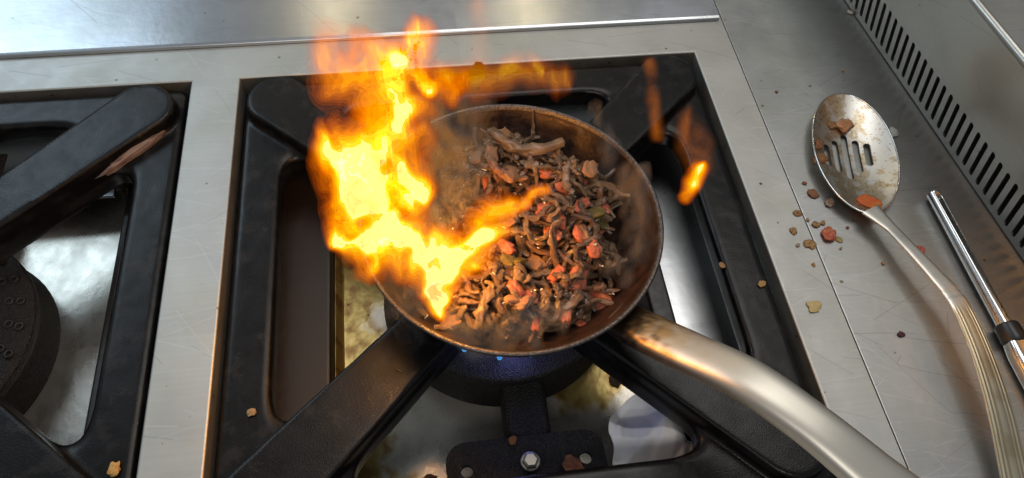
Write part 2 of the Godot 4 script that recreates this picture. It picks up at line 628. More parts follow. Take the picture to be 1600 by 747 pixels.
# ------------------------------------------------------------------ burners
func build_burner(cx: float, label: String, lit: bool) -> void:
	var t := thing("gas_burner", Vector3(cx, 0, OZ), label, "burner", "gas burners")
	if not lit:
		t.scale = Vector3(1.04, 1.0, 1.04)
		t.position.y = -0.024
	var mb := MB.new()
	lathe(mb, [Vector2(0.001, -0.030), Vector2(0.030, -0.030), Vector2(0.034, -0.033), Vector2(0.055, -0.0315), Vector2(0.060, -0.027), Vector2(0.078, -0.026), Vector2(0.0885, -0.028), Vector2(0.0900, -0.030), Vector2(0.0900, -0.036), Vector2(0.0860, -0.0365), Vector2(0.0865, -0.050), Vector2(0.093, -0.070), Vector2(0.070, -0.084), Vector2(0.001, -0.088)], 72)
	var body := obj("burner_body", mb.commit(), mats.burner_iron, t)
	# radial slots: raised stadium rims, each holding a row of gas ports
	for k in (0 if lit else 24):
		var an := TAU * k / 24 + 0.12
		var rim := MB.new()
		for q in 4:
			var rr := 0.0590 + q * 0.0075
			var c := Vector3(cos(an + q * 0.04) * rr, -0.0265 + (0.001 if q > 1 else -0.002), sin(an + q * 0.04) * rr)
			var path := []
			for s in 11:
				var aa := TAU * s / 10
				path.append(c + Vector3(cos(aa), 0.0, sin(aa)) * 0.0026)
			sweep(rim, path, func(_i, x): return Vector2(cos(x), sin(x)) * 0.0008, 5, Vector3.UP, false)
		obj("port_row", rim.commit(), mats.port, body)
	# mixing tube towards the front and the plate that carries it
	mb = MB.new()
	var path := [Vector3(0.006, -0.060, 0.066), Vector3(0.006, -0.058, 0.095), Vector3(0.006, -0.060, 0.126)]
	sweep(mb, curve(path, 10), func(_i, x): return Vector2(signf(cos(x)) * pow(absf(cos(x)), 0.45) * 0.0165, signf(sin(x)) * pow(absf(sin(x)), 0.45) * 0.014), 24)
	obj("mixing_tube", mb.commit(), mats.burner_iron, t)
	mb = MB.new()
	rounded_box(mb, Vector3(-0.030, -0.0575, -0.175), Vector3(0.034, -0.034, -0.075), 0.004)
	obj("rear_support", mb.commit(), mats.rusty_iron, t)
	var plate := CSGCombiner3D.new()
	plate.name = "bracket_plate"
	t.add_child(plate)
	plate.position = Vector3(0.001, -0.043, 0.155)
	var pg := CSGPolygon3D.new()
	var pts := PackedVector2Array()
	for c in [[0.055, 0.030], [-0.055, 0.030], [-0.055, -0.020], [0.055, -0.020]]:
		var rr := 0.014 if c[1] > 0 else 0.002
		var mid := Vector2(c[0] - signf(c[0]) * rr, c[1] - signf(c[1]) * rr)
		var a0 := Vector2(signf(c[0]), signf(c[1])).angle()
		for s in 7:
			pts.append(mid + Vector2.from_angle(a0 - PI / 4 + PI / 2 * s / 6.0) * rr)
	pg.polygon = pts
	pg.depth = 0.004
	pg.rotation.x = -PI / 2
	pg.material = mats.burner_iron
	plate.add_child(pg)
	for x in [-0.041, 0.041]:
		var hole := CSGCylinder3D.new()
		hole.radius = 0.0042
		hole.height = 0.03
		hole.sides = 20
		hole.operation = CSGShape3D.OPERATION_SUBTRACTION
		hole.position = Vector3(x, 0, -0.010)
		hole.material = mats.burner_iron
		plate.add_child(hole)
	# hexagonal bolt
	mb = MB.new()
	var prof := [Vector2(0.0001, 0.0052), Vector2(0.0042, 0.0052), Vector2(0.0056, 0.0043), Vector2(0.0060, 0.0), Vector2(0.0001, 0.0)]
	var rows := []
	for p in prof:
		rows.append(ring_points(Vector3(0.003, -0.0388 + p.y, 0.1445), p.x, 6))
	for i in rows.size() - 1:
		for s in 6:
			mb.flat_quad(rows[i][s], rows[i][(s + 1) % 6], rows[i + 1][(s + 1) % 6], rows[i + 1][s])
	lathe(mb, [Vector2(0.0050, 0.0002), Vector2(0.0066, 0.0002), Vector2(0.0068, -0.001)], 24, Vector3(0.003, -0.0378, 0.1445))
	obj("hex_bolt", mb.commit(), mats.bolt, t)
	if lit:
		for q in [[-0.010, 0.072], [0.012, 0.072], [0.034, 0.063], [-0.034, 0.063], [0.052, 0.050], [-0.052, 0.050]]:
			blue_flame(Vector3(cx + q[0], -0.027, OZ + q[1]))

func blue_flame(at: Vector3) -> void:
	var mb := MB.new()
	lathe(mb, [Vector2(0.0004, 0.0), Vector2(0.0015, 0.002), Vector2(0.0019, 0.005), Vector2(0.0015, 0.010), Vector2(0.0007, 0.015), Vector2(0.0001, 0.019)], 12)
	var o := obj("gas_flame", mb.commit(), mats.blue_fire)
	o.position = at
	o.rotation = Vector3(0.35, 0, 0)
	tag(o, "small blue gas flame at the front rim of the lit burner", "flame", "blue gas flames under the pan")

# ------------------------------------------------------------------ pan
const PC := Vector3(0.017, 0.0, -0.041)
const PAN_IN := [[0.0, 0.0125], [0.060, 0.0125], [0.070, 0.0140], [0.078, 0.0185], [0.086, 0.0270], [0.093, 0.0370], [0.0978, 0.0466], [0.0988, 0.0490]]

func pan_y(r: float) -> float:
	for i in PAN_IN.size() - 1:
		if r < PAN_IN[i + 1][0]:
			return lerpf(PAN_IN[i][1], PAN_IN[i + 1][1], (r - PAN_IN[i][0]) / (PAN_IN[i + 1][0] - PAN_IN[i][0]))
	return 0.0505

func build_pan() -> void:
	var t := thing("frying_pan", PC, "round brown steel frying pan full of meat strips and tomato", "frying pan")
	var mb := MB.new()
	var prof := []
	var fine := curve(PAN_IN.map(func(p): return Vector3(maxf(p[0], 0.0005), p[1], 0)), 40)
	for p in fine:
		prof.append(Vector2(p.x, p.y))
	lathe(mb, prof, 128)
	obj("inner_wall", mb.commit(), mats.pan, t)
	mb = MB.new()
	lathe(mb, [Vector2(0.0988, 0.0490), Vector2(0.0997, 0.0510), Vector2(0.1008, 0.0519), Vector2(0.1022, 0.0519), Vector2(0.1030, 0.0510), Vector2(0.1026, 0.0496)], 128)
	obj("rim", mb.commit(), mats.pan_rim, t)
	mb = MB.new()
	lathe(mb, [Vector2(0.1026, 0.0496), Vector2(0.1005, 0.0440), Vector2(0.0950, 0.0345), Vector2(0.0880, 0.0240), Vector2(0.0800, 0.0150), Vector2(0.0720, 0.0100), Vector2(0.062, 0.0085), Vector2(0.0005, 0.0085)], 128)
	obj("outer_wall", mb.commit(), mats.pan, t)
	# hollow handle, leaving the wall at 50 degrees and rising
	var e := Vector3(cos(deg_to_rad(50)), 0, sin(deg_to_rad(50)))
	var pts := [e * 0.0945 + Vector3(0, 0.031, 0), e * 0.112 + Vector3(0, 0.037, 0), e * 0.142 + Vector3(0, 0.0505, 0), e * 0.182 + Vector3(0, 0.069, 0), e * 0.222 + Vector3(0, 0.0735, 0), e * 0.262 + Vector3(0, 0.071, 0), e * 0.300 + Vector3(0, 0.067, 0)]
	var path := curve(pts, 60)
	var widths := [0.0130, 0.0138, 0.0140, 0.0136, 0.0130, 0.0142, 0.018]
	var highs := [0.0070, 0.0074, 0.0078, 0.0080, 0.0080, 0.0076, 0.0070]
	var cols := []
	var n := FastNoiseLite.new()
	n.seed = 5
	n.frequency = 90.0
	for i in 60:
		var f := i / 59.0
		cols.append(Color(0.60, 0.57, 0.50))
	mb = MB.new()
	mb.colored = true
	sweep(mb, path, func(i, x):
		var f: float = i / 59.0
		var c := cos(x)
		var s := sin(x)
		var w := lerp_list(widths, f)
		var hh := lerp_list(highs, f)
		return Vector2(signf(c) * pow(absf(c), 0.75) * w, (signf(s) * pow(absf(s), 0.62) * hh) - (0.0016 * exp(-pow(c * 3.0, 2)) if s < 0 else 0.0)), 56, Vector3.UP, true, cols)
	# burnt-on oil near the pan
	for i in mb.v.size():
		var p := mb.v[i]
		var d := Vector2(p.x, p.z).length()
		var g := smoothstep(0.158, 0.112, d + n.get_noise_3d(p.x, p.y, p.z) * 0.030)
		var g2 := smoothstep(0.130, 0.106, d + n.get_noise_3d(p.x * 2, p.y, p.z * 2) * 0.022)
		mb.c[i] = Color(0.54, 0.51, 0.45).lerp(Color(0.40, 0.24, 0.08), g * 0.85).lerp(Color(0.05, 0.03, 0.02), g2 * 0.9)
	obj("handle", mb.commit(), mats.handle, t)

# ------------------------------------------------------------------ food
const FOOD := [[0.0111, -0.1300], [0.0437, -0.1250], [0.0718, -0.114], [0.0802, -0.094], [0.0960, -0.074], [0.0914, -0.0528], [0.0926, -0.0145], [0.0805, 0.0147], [0.0634, 0.0290], [0.0282, 0.0360], [-0.0051, 0.0350], [-0.0371, 0.027], [-0.0585, 0.0052], [-0.064, -0.0301], [-0.0520, -0.072], [-0.0262, -0.1050]]
var heap := PackedFloat32Array()
var ragged := FastNoiseLite.new()
const HN := 112
const HC := 0.002

func heap_at(x: float, z: float) -> float:
	var i := clampi(int((x - PC.x) / HC + HN / 2.0), 0, HN - 1)
	var k := clampi(int((z - PC.z) / HC + HN / 2.0), 0, HN - 1)
	return heap[i + k * HN]

func heap_add(x: float, z: float, r: float, top: float) -> void:
	var n := int(ceil(r / HC))
	var ci := int((x - PC.x) / HC + HN / 2.0)
	var ck := int((z - PC.z) / HC + HN / 2.0)
	for k in range(ck - n, ck + n + 1):
		for i in range(ci - n, ci + n + 1):
			if i < 0 or k < 0 or i >= HN or k >= HN:
				continue
			var d := Vector2(i - ci, k - ck).length() * HC / r
			if d < 1.0:
				heap[i + k * HN] = maxf(heap[i + k * HN], top - r * 0.5 * d * d)

func meat_colour() -> Color:
	var t := rng.randf()
	var c := Color(0.115, 0.066, 0.038).lerp(Color(0.275, 0.172, 0.094), t)
	if rng.randf() < 0.2:
		c = c.lerp(Color(0.22, 0.10, 0.055), 0.6)
	return c

# a strip draped over whatever already lies in the pan
func meat_strip(mb: MB, plan: Array, wid: float, thick: float, col: Color, sag := 0.55) -> void:
	var n := plan.size()
	var hs := PackedFloat32Array()
	var top := 0.0
	for p in plan:
		var y := heap_at(p.x, p.z)
		hs.append(y)
		top = maxf(top, y)
	for pass_ in 4:
		var h2 := hs.duplicate()
		for i in n:
			h2[i] = maxf(hs[i], (hs[maxi(i - 1, 0)] + hs[i] + hs[mini(i + 1, n - 1)]) / 3.0)
		hs = h2
	var path := []
	for i in n:
		path.append(Vector3(plan[i].x + rng.randf_range(-0.0005, 0.0005), lerpf(top, hs[i], sag) + thick * 0.45 + rng.randf_range(-0.0004, 0.0004), plan[i].z + rng.randf_range(-0.0005, 0.0005)))
	var ph := rng.randf() * 100.0
	var twist := rng.randf_range(-1.6, 1.6)
	var cols := []
	for i in n:
		cols.append(col * rng.randf_range(0.70, 1.25))
	sweep(mb, path, func(i, x):
		var f: float = float(i) / (n - 1)
		var e := pow(maxf(sin(PI * lerpf(0.07, 0.93, f)), 0.0), 0.4) * (1.0 + 0.30 * ragged.get_noise_2d(ph, f * 5.0))
		var k: float = 1.0 + 0.95 * ragged.get_noise_3d(cos(x) * 1.1 + ph, sin(x) * 1.1, f * 6.0) + 0.5 * ragged.get_noise_3d(cos(x) * 3.0, sin(x) * 3.0 + ph, f * 14.0)
		var q := Vector2(cos(x) * wid * 0.5, sin(x) * thick * 0.5) * e * k
		return q.rotated(twist * (f - 0.5)), 12, Vector3.UP, true, cols)
	for i in n:
		heap_add(path[i].x, path[i].z, wid * 0.6, path[i].y + thick * 0.4)

func plan_curve(c: Vector2, len_: float, ang: float, bend: float, n: int) -> Array:
	var a := ang - bend * 0.5
	var out := []
	var p := Vector2.ZERO
	var wig := rng.randf_range(-0.5, 0.5)
	for i in n:
		out.append(p)
		var f := float(i) / (n - 1)
		p += Vector2.from_angle(a + bend * f + wig * sin(f * 7.0)) * len_ / (n - 1)
	var mid := Vector2.ZERO
	for q in out:
		mid += q
	mid /= n
	return out.map(func(q): return Vector3(q.x - mid.x + c.x, 0, q.y - mid.y + c.y))

func chunk(size: Vector3, sd: int, boxy: float, col: Color, col2: Color) -> ArrayMesh:
	var n := FastNoiseLite.new()
	n.seed = sd
	n.frequency = 1.0
	var mb := MB.new()
	mb.colored = true
	var rows := []
	var cols := []
	for j in 11:
		var row := []
		var cr := []
		for i in 16:
			var th := PI * j / 10.0
			var ph := TAU * i / 16.0
			var d := Vector3(sin(th) * cos(ph), cos(th), sin(th) * sin(ph))
			var e := Vector3(signf(d.x) * pow(absf(d.x), boxy), signf(d.y) * pow(absf(d.y), boxy), signf(d.z) * pow(absf(d.z), boxy))
			e *= 1.0 + 0.55 * n.get_noise_3dv(d * 1.1) + 0.28 * n.get_noise_3dv(d * 3.5 + Vector3.ONE * 7)
			row.append(e * size * 0.5)
			cr.append(col.lerp(col2, smoothstep(-0.25, 0.35, n.get_noise_3dv(d * 1.6 + Vector3.ONE * 3))))
		rows.append(row)
		cols.append(cr)
	mb.grid(rows, true, [], cols)
	return mb.commit()

func build_food() -> void:
	heap.resize(HN * HN)
	ragged.seed = 8
	ragged.frequency = 1.0
	ragged.fractal_octaves = 2
	for k in HN:
		for i in HN:
			heap[i + k * HN] = pan_y(Vector2((i - HN / 2.0) * HC, (k - HN / 2.0) * HC).length())
	var poly := PackedVector2Array(FOOD.map(func(p): return Vector2(p[0], p[1])))
	var pick := func(shrink: float) -> Vector2:
		for tries in 200:
			var p := Vector2(rng.randf_range(-0.07, 0.10), rng.randf_range(-0.135, 0.04))
			var mid := Vector2(0.02, -0.045)
			if Geometry2D.is_point_in_polygon(mid + (p - mid) / shrink, poly):
				return p
		return Vector2(0.02, -0.04)
	# oily sauce on the bottom of the pan
	var pool := MB.new()
	var edge := []
	for k in 96:
		var an := TAU * k / 96
		var rr := 0.066 + 0.004 * sin(an * 3.0 + 1.0) + 0.0025 * sin(an * 7.0)
		edge.append(PC + Vector3(cos(an) * rr, 0.0150, sin(an) * rr))
	pool.fan(edge)
	var sauce := obj("sauce", pool.commit(), mats.sauce)
	tag(sauce, "dark oily brown sauce under the meat in the pan", "sauce")
	# the mass underneath, too dense to count
	var under := MB.new()
	under.colored = true
	for i in 560:
		var p: Vector2 = pick.call(0.93)
		meat_strip(under, plan_curve(p, rng.randf_range(0.014, 0.034), rng.randf() * TAU, rng.randf_range(-1.6, 1.6), 7), rng.randf_range(0.0030, 0.0052), rng.randf_range(0.0024, 0.0036), meat_colour())
	var u := obj("shredded_meat", under.commit(), mats.meat)
	u.set_meta("kind", "stuff")
	tag(u, "dense brown mass of shredded meat lying on the bottom of the pan", "meat")
	# single pieces on top
	var red := Color(0.40, 0.075, 0.045)
	var pale := Color(0.44, 0.16, 0.090)
	var toms := [[0.0558, 0.0026, 1.25], [0.0716, 0.0117, 1.3], [0.0447, 0.0266, 0.9], [0.0564, 0.0279, 1.05], [0.0453, -0.0373, 1.4], [0.0784, -0.0384, 1.2], [0.0858, -0.0527, 0.8], [0.0465, -0.0836, 0.8], [0.0774, -0.0748, 0.7], [0.0663, -0.0478, 1.1], [0.055, -0.063, 0.8], [0.0238, -0.0904, 1.1], [0.0233, 0.0115, 0.8], [0.0135, 0.008, 0.9], [0.0425, -0.0013, 1.0], [0.0038, -0.0805, 0.9], [0.0394, -0.0433, 1.2], [0.0422, -0.0269, 1.0], [0.0247, 0.0306, 0.9], [0.0686, -0.0113, 0.9], [0.0128, -0.0405, 1.2], [0.03, -0.06, 0.9], [0.062, -0.025, 1.0], [-0.02, -0.06, 1.0], [-0.03, -0.02, 1.0], [0.01, -0.02, 0.9]]
	var strips_total := 288
	var tom_i := 0
	for i in strips_total:
		var p: Vector2 = pick.call(0.95)
		var mb := MB.new()
		mb.colored = true
		var fat := rng.randf() < 0.20
		var mc := meat_colour()
		var len_ := rng.randf_range(0.007, 0.016) if fat else rng.randf_range(0.015, 0.036)
		meat_strip(mb, plan_curve(p, len_, rng.randf() * TAU, rng.randf_range(-2.4, 2.4), 14), rng.randf_range(0.0045, 0.0080) if fat else rng.randf_range(0.0024, 0.0050), rng.randf_range(0.0018, 0.0032), mc, rng.randf_range(0.70, 0.95))
		var o := obj("meat_strip", mb.commit(), mats.meat)
		tag(o, "%s, %s of meat in the heap in the pan" % ["Pale brown" if mc.r > 0.20 else "Dark browned", "short broad scrap" if fat else "thin curled strip"], "meat strip", "meat strips frying in the pan")
		if i > 60 and i % 7 == 0 and tom_i < toms.size():
			var t: Array = toms[tom_i]
			tom_i += 1
			var s: float = 0.0125 * t[2]
			var c := obj("tomato_piece", chunk(Vector3(s * 1.15, s * 0.42, s * rng.randf_range(0.55, 0.95)), 300 + tom_i, 0.8, red.lerp(pale, rng.randf() * 0.35), pale), mats.tomato)
			var y := heap_at(t[0], t[1])
			c.position = Vector3(t[0], y + s * 0.12, t[1])
			c.rotation = Vector3(rng.randf_range(-0.5, 0.5), rng.randf() * TAU, rng.randf_range(-0.5, 0.5))
			heap_add(t[0], t[1], s * 0.4, y + s * 0.30)
			tag(c, "soft red tomato piece among the meat in the pan", "tomato", "tomato pieces frying in the pan")
	for l in [[[[0.011, -0.1245], [0.0189, -0.1106], [0.0323, -0.1033], [0.0489, -0.103], [0.064, -0.1066]], 0.0085, "longest meat strip, pale and thick, lying up the far side of the heap", Color(0.27, 0.180, 0.105)],
		[[[0.0063, -0.0954], [0.0109, -0.0832], [0.0216, -0.0764]], 0.0065, "orange stained curved strip beside the longest meat strip", Color(0.36, 0.16, 0.08)],
		[[[0.0977, -0.0634], [0.0857, -0.0572], [0.0775, -0.0512]], 0.0050, "thin meat strip reaching out of the heap towards the bare pan wall", Color(0.19, 0.11, 0.06)],
		[[[-0.0014, 0.0032], [-0.0095, 0.019], [-0.0154, 0.0345]], 0.0062, "straight meat strip at the foot of the big flame", Color(0.27, 0.17, 0.09)],
		[[[0.0682, -0.0897], [0.0578, -0.0701], [0.0595, -0.053]], 0.0055, "curled brown meat strip hanging over the heap's far shoulder", Color(0.22, 0.145, 0.085)],
		[[[0.0104, 0.0093], [0.0154, 0.0193], [0.0223, 0.0293]], 0.0045, "thin curled meat strip near the rim at the handle side", Color(0.24, 0.15, 0.085)]]:
		var plan := curve(l[0].map(func(p): return Vector3(p[0], 0, p[1])), 14)
		var mb := MB.new()
		mb.colored = true
		meat_strip(mb, plan, l[1], l[1] * 0.75, l[3], 0.5)
		tag(obj("meat_strip", mb.commit(), mats.meat), l[2], "meat strip", "meat strips frying in the pan")
	for i in 22:
		var p: Vector2 = pick.call(0.95)
		var s := rng.randf_range(0.006, 0.011)
		var green := i % 4 == 0
		var c := obj("pepper_piece" if green else "onion_piece", chunk(Vector3(s * 1.3, s * 0.4, s), 400 + i, 0.6, Color(0.10, 0.085, 0.02) if green else Color(0.27, 0.155, 0.08), Color(0.16, 0.11, 0.03) if green else Color(0.34, 0.15, 0.075)), mats.onion)
		c.position = Vector3(p.x, heap_at(p.x, p.y) + s * 0.1, p.y)
		c.rotation = Vector3(rng.randf_range(-0.6, 0.6), rng.randf() * TAU, rng.randf_range(-0.6, 0.6))
		tag(c, "olive green pepper piece lying in the frying meat" if green else "glassy fried onion piece lying in the frying meat", "pepper" if green else "onion", "pepper pieces in the pan" if green else "onion pieces in the pan")

# ------------------------------------------------------------------ spoon and the other utensil
func build_spoon() -> void:
	var base := Vector3(0.2945, 0.0, -0.0455)
	var tip := Vector3(0.3235, 0.0, -0.1675)
	var ax := (tip - base).normalized()
	var side := Vector3.UP.cross(ax).normalized()
	var length := base.distance_to(tip)
	var t := thing("slotted_spoon", base, "greasy slotted steel serving spoon lying on the worktop", "spoon")
	var slots := [[-0.0145, 0.0660, 0.0118], [-0.0058, 0.0640, 0.0168], [0.0032, 0.0620, 0.0235], [0.0120, 0.0610, 0.0165], [0.0205, 0.0590, 0.0115]]
	var slot_d := func(s: float, x: float) -> float:
		var d := 1.0
		for q in slots:
			var dy := maxf(absf(s - q[1]) - q[2] + 0.0028, 0.0)
			d = minf(d, Vector2(x - q[0], dy).length() - 0.0028)
		return d
	var half := func(f: float) -> float:
		var e := pow(maxf(1.0 - pow(absf(2.0 * f - 1.0), 2.25), 0.0), 0.52)
		return 0.0325 * e * (1.0 + 0.10 * (0.5 - absf(f - 0.45)) - 0.12 * (0.5 - f) * 0.4)
	var n1 := FastNoiseLite.new()
	n1.seed = 9
	n1.frequency = 70.0
	n1.fractal_octaves = 4
	var spots := FastNoiseLite.new()
	spots.seed = 19
	spots.noise_type = FastNoiseLite.TYPE_CELLULAR
	spots.frequency = 330.0
	var bowl: Node = t
	for layer in 2:
		var ns := 190
		var nt := 110
		var mb := MB.new()
		mb.colored = true
		var centre := []
		for i in ns + 1:
			for k in nt + 1:
				var f := lerpf(0.002, 0.998, float(i) / ns)
				var w: float = half.call(f)
				var s := f * length
				var x := (2.0 * k / nt - 1.0) * w
				var d: float = slot_d.call(s, x)
				if absf(d) < 0.00055:
					var g := Vector2(slot_d.call(s + 0.0001, x) - d, slot_d.call(s, x + 0.0001) - d)
					if g.length() > 1e-7:
						g = g.normalized()
						s -= g.x * d
						x -= g.y * d
				var rr := Vector2((s / length - 0.5) * 2.0, x / 0.0335).length()
				var y := 0.0014 + 0.0100 * pow(minf(rr, 1.1), 2.2) + (0.0 if layer == 0 else -0.0011)
				var p := ax * s + side * x + Vector3(0, y, 0)
				# baked-on spice and oil, thickest near the neck and around the slots
				var gx := n1.get_noise_2d(s, x)
				var grease := smoothstep(-0.05, 0.30, gx + 0.32 - 0.5 * absf(x / 0.03 - 0.2) + (0.12 if s < 0.05 else -0.06))
				var sp := smoothstep(-0.66, -0.80, spots.get_noise_2d(s, x)) * smoothstep(-0.2, 0.2, gx + 0.15)
				var c := Color(0.60, 0.59, 0.56).lerp(Color(0.40, 0.28, 0.11), grease * 0.6).lerp(Color(0.16, 0.075, 0.02), sp * 0.8)
				mb.vert(p, Vector2(s, x), c)
				centre.append(Vector2(s, x))
		for i in ns:
			for k in nt:
				var a := i * (nt + 1) + k
				var m: Vector2 = (centre[a] + centre[a + 1] + centre[a + nt + 1] + centre[a + nt + 2]) / 4.0
				if slot_d.call(m.x, m.y) > 0.0:
					mb.quad(a, a + 1, a + nt + 2, a + nt + 1)
		if layer == 0:
			bowl = obj("bowl", mb.commit(), mats.spoon, t)
		else:
			obj("underside", mb.commit(), mats.spoon, bowl)
	# bright worn rim wire round the bowl
	var rim := []
	for i in 121:
		var an := TAU * i / 120
		var f := 0.5 - 0.498 * cos(an)
		var w: float = half.call(f) * signf(sin(an) + 1e-6)
		var rr := Vector2((f - 0.5) * 2.0, w / 0.0335).length()
		rim.append(ax * f * length + side * w + Vector3(0, 0.0009 + 0.0100 * pow(minf(rr, 1.1), 2.2), 0))
	var mb := MB.new()
	sweep(mb, rim, func(_i, x): return Vector2(cos(x), sin(x)) * 0.00085, 6, Vector3.UP, false)
	obj("bowl_edge", mb.commit(), mats.chrome, bowl)
	# handle
	var pts := [Vector3(0.2965, 0.0125, -0.0470), Vector3(0.3040, 0.0150, -0.0270), Vector3(0.3085, 0.0180, -0.0080), Vector3(0.3150, 0.021, 0.0180), Vector3(0.3200, 0.023, 0.0430), Vector3(0.3190, 0.022, 0.0800), Vector3(0.3150, 0.018, 0.1180), Vector3(0.3080, 0.011, 0.1600), Vector3(0.300, 0.006, 0.200)]
	var path := curve(pts.map(func(p): return p - base), 120)
	var wid := [0.0085, 0.0048, 0.0050, 0.0060, 0.0072, 0.0080, 0.0088, 0.0093, 0.0096]
	mb = MB.new()
	mb.colored = true
	sweep(mb, path, func(i, x):
		var f: float = i / 119.0
		var w := lerp_list(wid, f)
		var c := cos(x)
		var s := sin(x)
		var px := signf(c) * pow(absf(c), 0.55) * w
		var y := signf(s) * pow(absf(s), 0.6) * 0.0013
		if s > 0.1:
			var gz := smoothstep(0.50, 0.53, f)
			y -= gz * 0.00030 * (0.5 + 0.5 * cos(px / w * PI * 7.0)) * smoothstep(1.0, 0.85, absf(px / w))
			for q in [0.455, 0.472]:
				y -= 0.0006 * exp(-pow((f - q) / 0.003, 2))
		return Vector2(px, y), 90, Vector3.UP, true)
	for i in 120:
		for k in 90:
			var f := i / 119.0
			var x := TAU * k / 90
			var g := n1.get_noise_2d(f * 0.2, cos(x) * 0.01)
			var groove := smoothstep(0.50, 0.53, f) * (0.5 + 0.5 * cos(signf(cos(x)) * pow(absf(cos(x)), 0.55) * PI * 7.0)) * (1.0 if sin(x) > 0 else 0.0)
			var dirt := maxf(groove * 0.5, smoothstep(0.0, 0.5, g + 0.1) * 0.35 * (1.0 if f > 0.5 else 0.3))
			mb.c[i * 90 + k] = Color(0.56, 0.55, 0.51).lerp(Color(0.46, 0.37, 0.17), smoothstep(0.50, 0.53, f) * 0.5 * (1.0 if sin(x) > 0 else 0.0)).lerp(Color(0.20, 0.125, 0.03), dirt)
	obj("handle", mb.commit(), mats.spoon, t)

func build_rod() -> void:
	var a := Vector3(0.3585, 0.0062, -0.0605)
	var b := Vector3(0.3585, 0.0075, 0.0560)
	var t := thing("kitchen_utensil", a, "thin steel utensil shaft with a black collar beside the spoon", "utensil")
	var dir := (b - a).normalized()
	var shaft := CSGCombiner3D.new()
	shaft.name = "shaft"
	t.add_child(shaft)
	shaft.basis = Basis(Vector3.RIGHT, PI / 2)
	for q in [[0.0050, 0.1165, Vector3(0, 0.0583, 0), false, false], [0.0036, 0.05, Vector3(0, 0.0, 0), true, false], [0.0021, 0.03, Vector3(0, 0.0085, 0), true, true]]:
		var c := CSGCylinder3D.new()
		c.radius = q[0]
		c.height = q[1]
		c.sides = 36
		c.smooth_faces = true
		c.position = q[2]
		c.operation = CSGShape3D.OPERATION_SUBTRACTION if q[3] else CSGShape3D.OPERATION_UNION
		if q[4]:
			c.rotation.x = PI / 2
		c.material = mats.chrome
		shaft.add_child(c)
	var mb := MB.new()
	var path := []
	path = [dir * 0.1165, dir * 0.118, dir * 0.128, dir * 0.1305]
	sweep(mb, path, func(i, x): return Vector2(cos(x), sin(x)) * [0.0072, 0.0082, 0.0086, 0.0082][i], 28)
	obj("collar", mb.commit(), mats.black_plastic, t)
	mb = MB.new()
	path = [dir * 0.1305, dir * 0.140, dir * 0.18, dir * 0.24]
	sweep(mb, path, func(i, x): return Vector2(signf(cos(x)) * pow(absf(cos(x)), 0.6) * [0.0075, 0.0088, 0.0092, 0.0092][i], signf(sin(x)) * pow(absf(sin(x)), 0.6) * [0.0062, 0.0068, 0.007, 0.007][i]), 40)
	obj("grip", mb.commit(), mats.chrome, t)

# ------------------------------------------------------------------ vented appliance on the right
func build_vent() -> void:
	var t := thing("vented_appliance", Vector3(0.3945, 0.0, -0.13), "steel appliance with a leaning front pierced by a row of vent slots", "appliance")
	t.rotation.y = deg_to_rad(5.0)
	var up := Vector3(-0.26, 0.9656, 0).normalized()
	var along := Vector3(0, 0, 1)
	var nrm := Vector3(-0.9656, -0.26, 0).normalized()
	var pitch := 0.0101
	var n := 60
	var s0 := -n * pitch * 0.62
	var h_lo := 0.007
	var h_hi := 0.049
	var top := 0.128
	var hw := 0.0023
	var mb := MB.new()
	var at := func(s: float, h: float, d := 0.0) -> Vector3: return along * s + up * h - nrm * d
	for i in n:
		var c := s0 + (i + 0.5) * pitch
		var inner := []
		var outer := []
		var hh := (h_hi - h_lo) / 2.0 - hw
		for k in 27:
			var an := PI * k / 12.0 if k < 13 else PI * (k - 1) / 12.0
			if k == 26:
				an = 0.0
			var d := Vector2(cos(an), sin(an))
			inner.append(d * hw + Vector2(0, hh if k < 13 or k == 26 else -hh))
			var q := d / maxf(absf(d.x), absf(d.y))
			outer.append(Vector2(q.x * pitch / 2.0, q.y * ((h_hi - h_lo) / 2.0 + 0.004)))
		var mid := (h_lo + h_hi) / 2.0
		var f := func(p: Vector2, d: float) -> Vector3: return at.call(c + p.x, mid + p.y, d)
		mb.grid([outer.map(f.bind(0.0)), inner.map(f.bind(0.0))])
		mb.grid([inner.map(f.bind(0.0)), inner.map(f.bind(0.0012))])
	var e := s0 + n * pitch
	var z0 := h_lo - 0.004
	var z1 := h_hi + 0.004
	mb.flat_quad(at.call(s0, 0.0008), at.call(e, 0.0008), at.call(e, z0), at.call(s0, z0))
	mb.flat_quad(at.call(s0, z1), at.call(e, z1), at.call(e, top), at.call(s0, top))
	# rolled upper edge and the top sheet behind it
	var rows := []
	for k in 9:
		var an := PI * 0.62 * k / 8.0
		var off := -nrm * (0.004 - 0.004 * cos(an)) + up * 0.004 * sin(an)
		rows.append([at.call(s0, top) + off, at.call(e, top) + off])
	rows.append([rows[-1][0] + Vector3(0.0, -0.004, 0) + Vector3(0.004, 0, 0), rows[-1][1] + Vector3(0.004, -0.004, 0)])
	mb.grid(rows)
	obj("vent_panel", mb.commit(), mats.steel_vent, t)
	mb = MB.new()
	var p0: Vector3 = rows[-1][0]
	var p1: Vector3 = rows[-1][1]
	mb.grid([[p0, p1], [p0 + Vector3(0.30, 0.02, 0), p1 + Vector3(0.30, 0.02, 0)]])
	obj("top_sheet", mb.commit(), mats.steel_vent, t)
	mb = MB.new()
	mb.flat_quad(at.call(s0, 0.0, 0.06), at.call(e, 0.0, 0.06), at.call(e, top, 0.06), at.call(s0, top, 0.06))
	mb.flat_quad(at.call(s0, 0.0, 0.002), at.call(e, 0.0, 0.002), at.call(e, 0.0, 0.06), at.call(s0, 0.0, 0.06))
	obj("inner_casing", mb.commit(), mats.steel_vent, t)

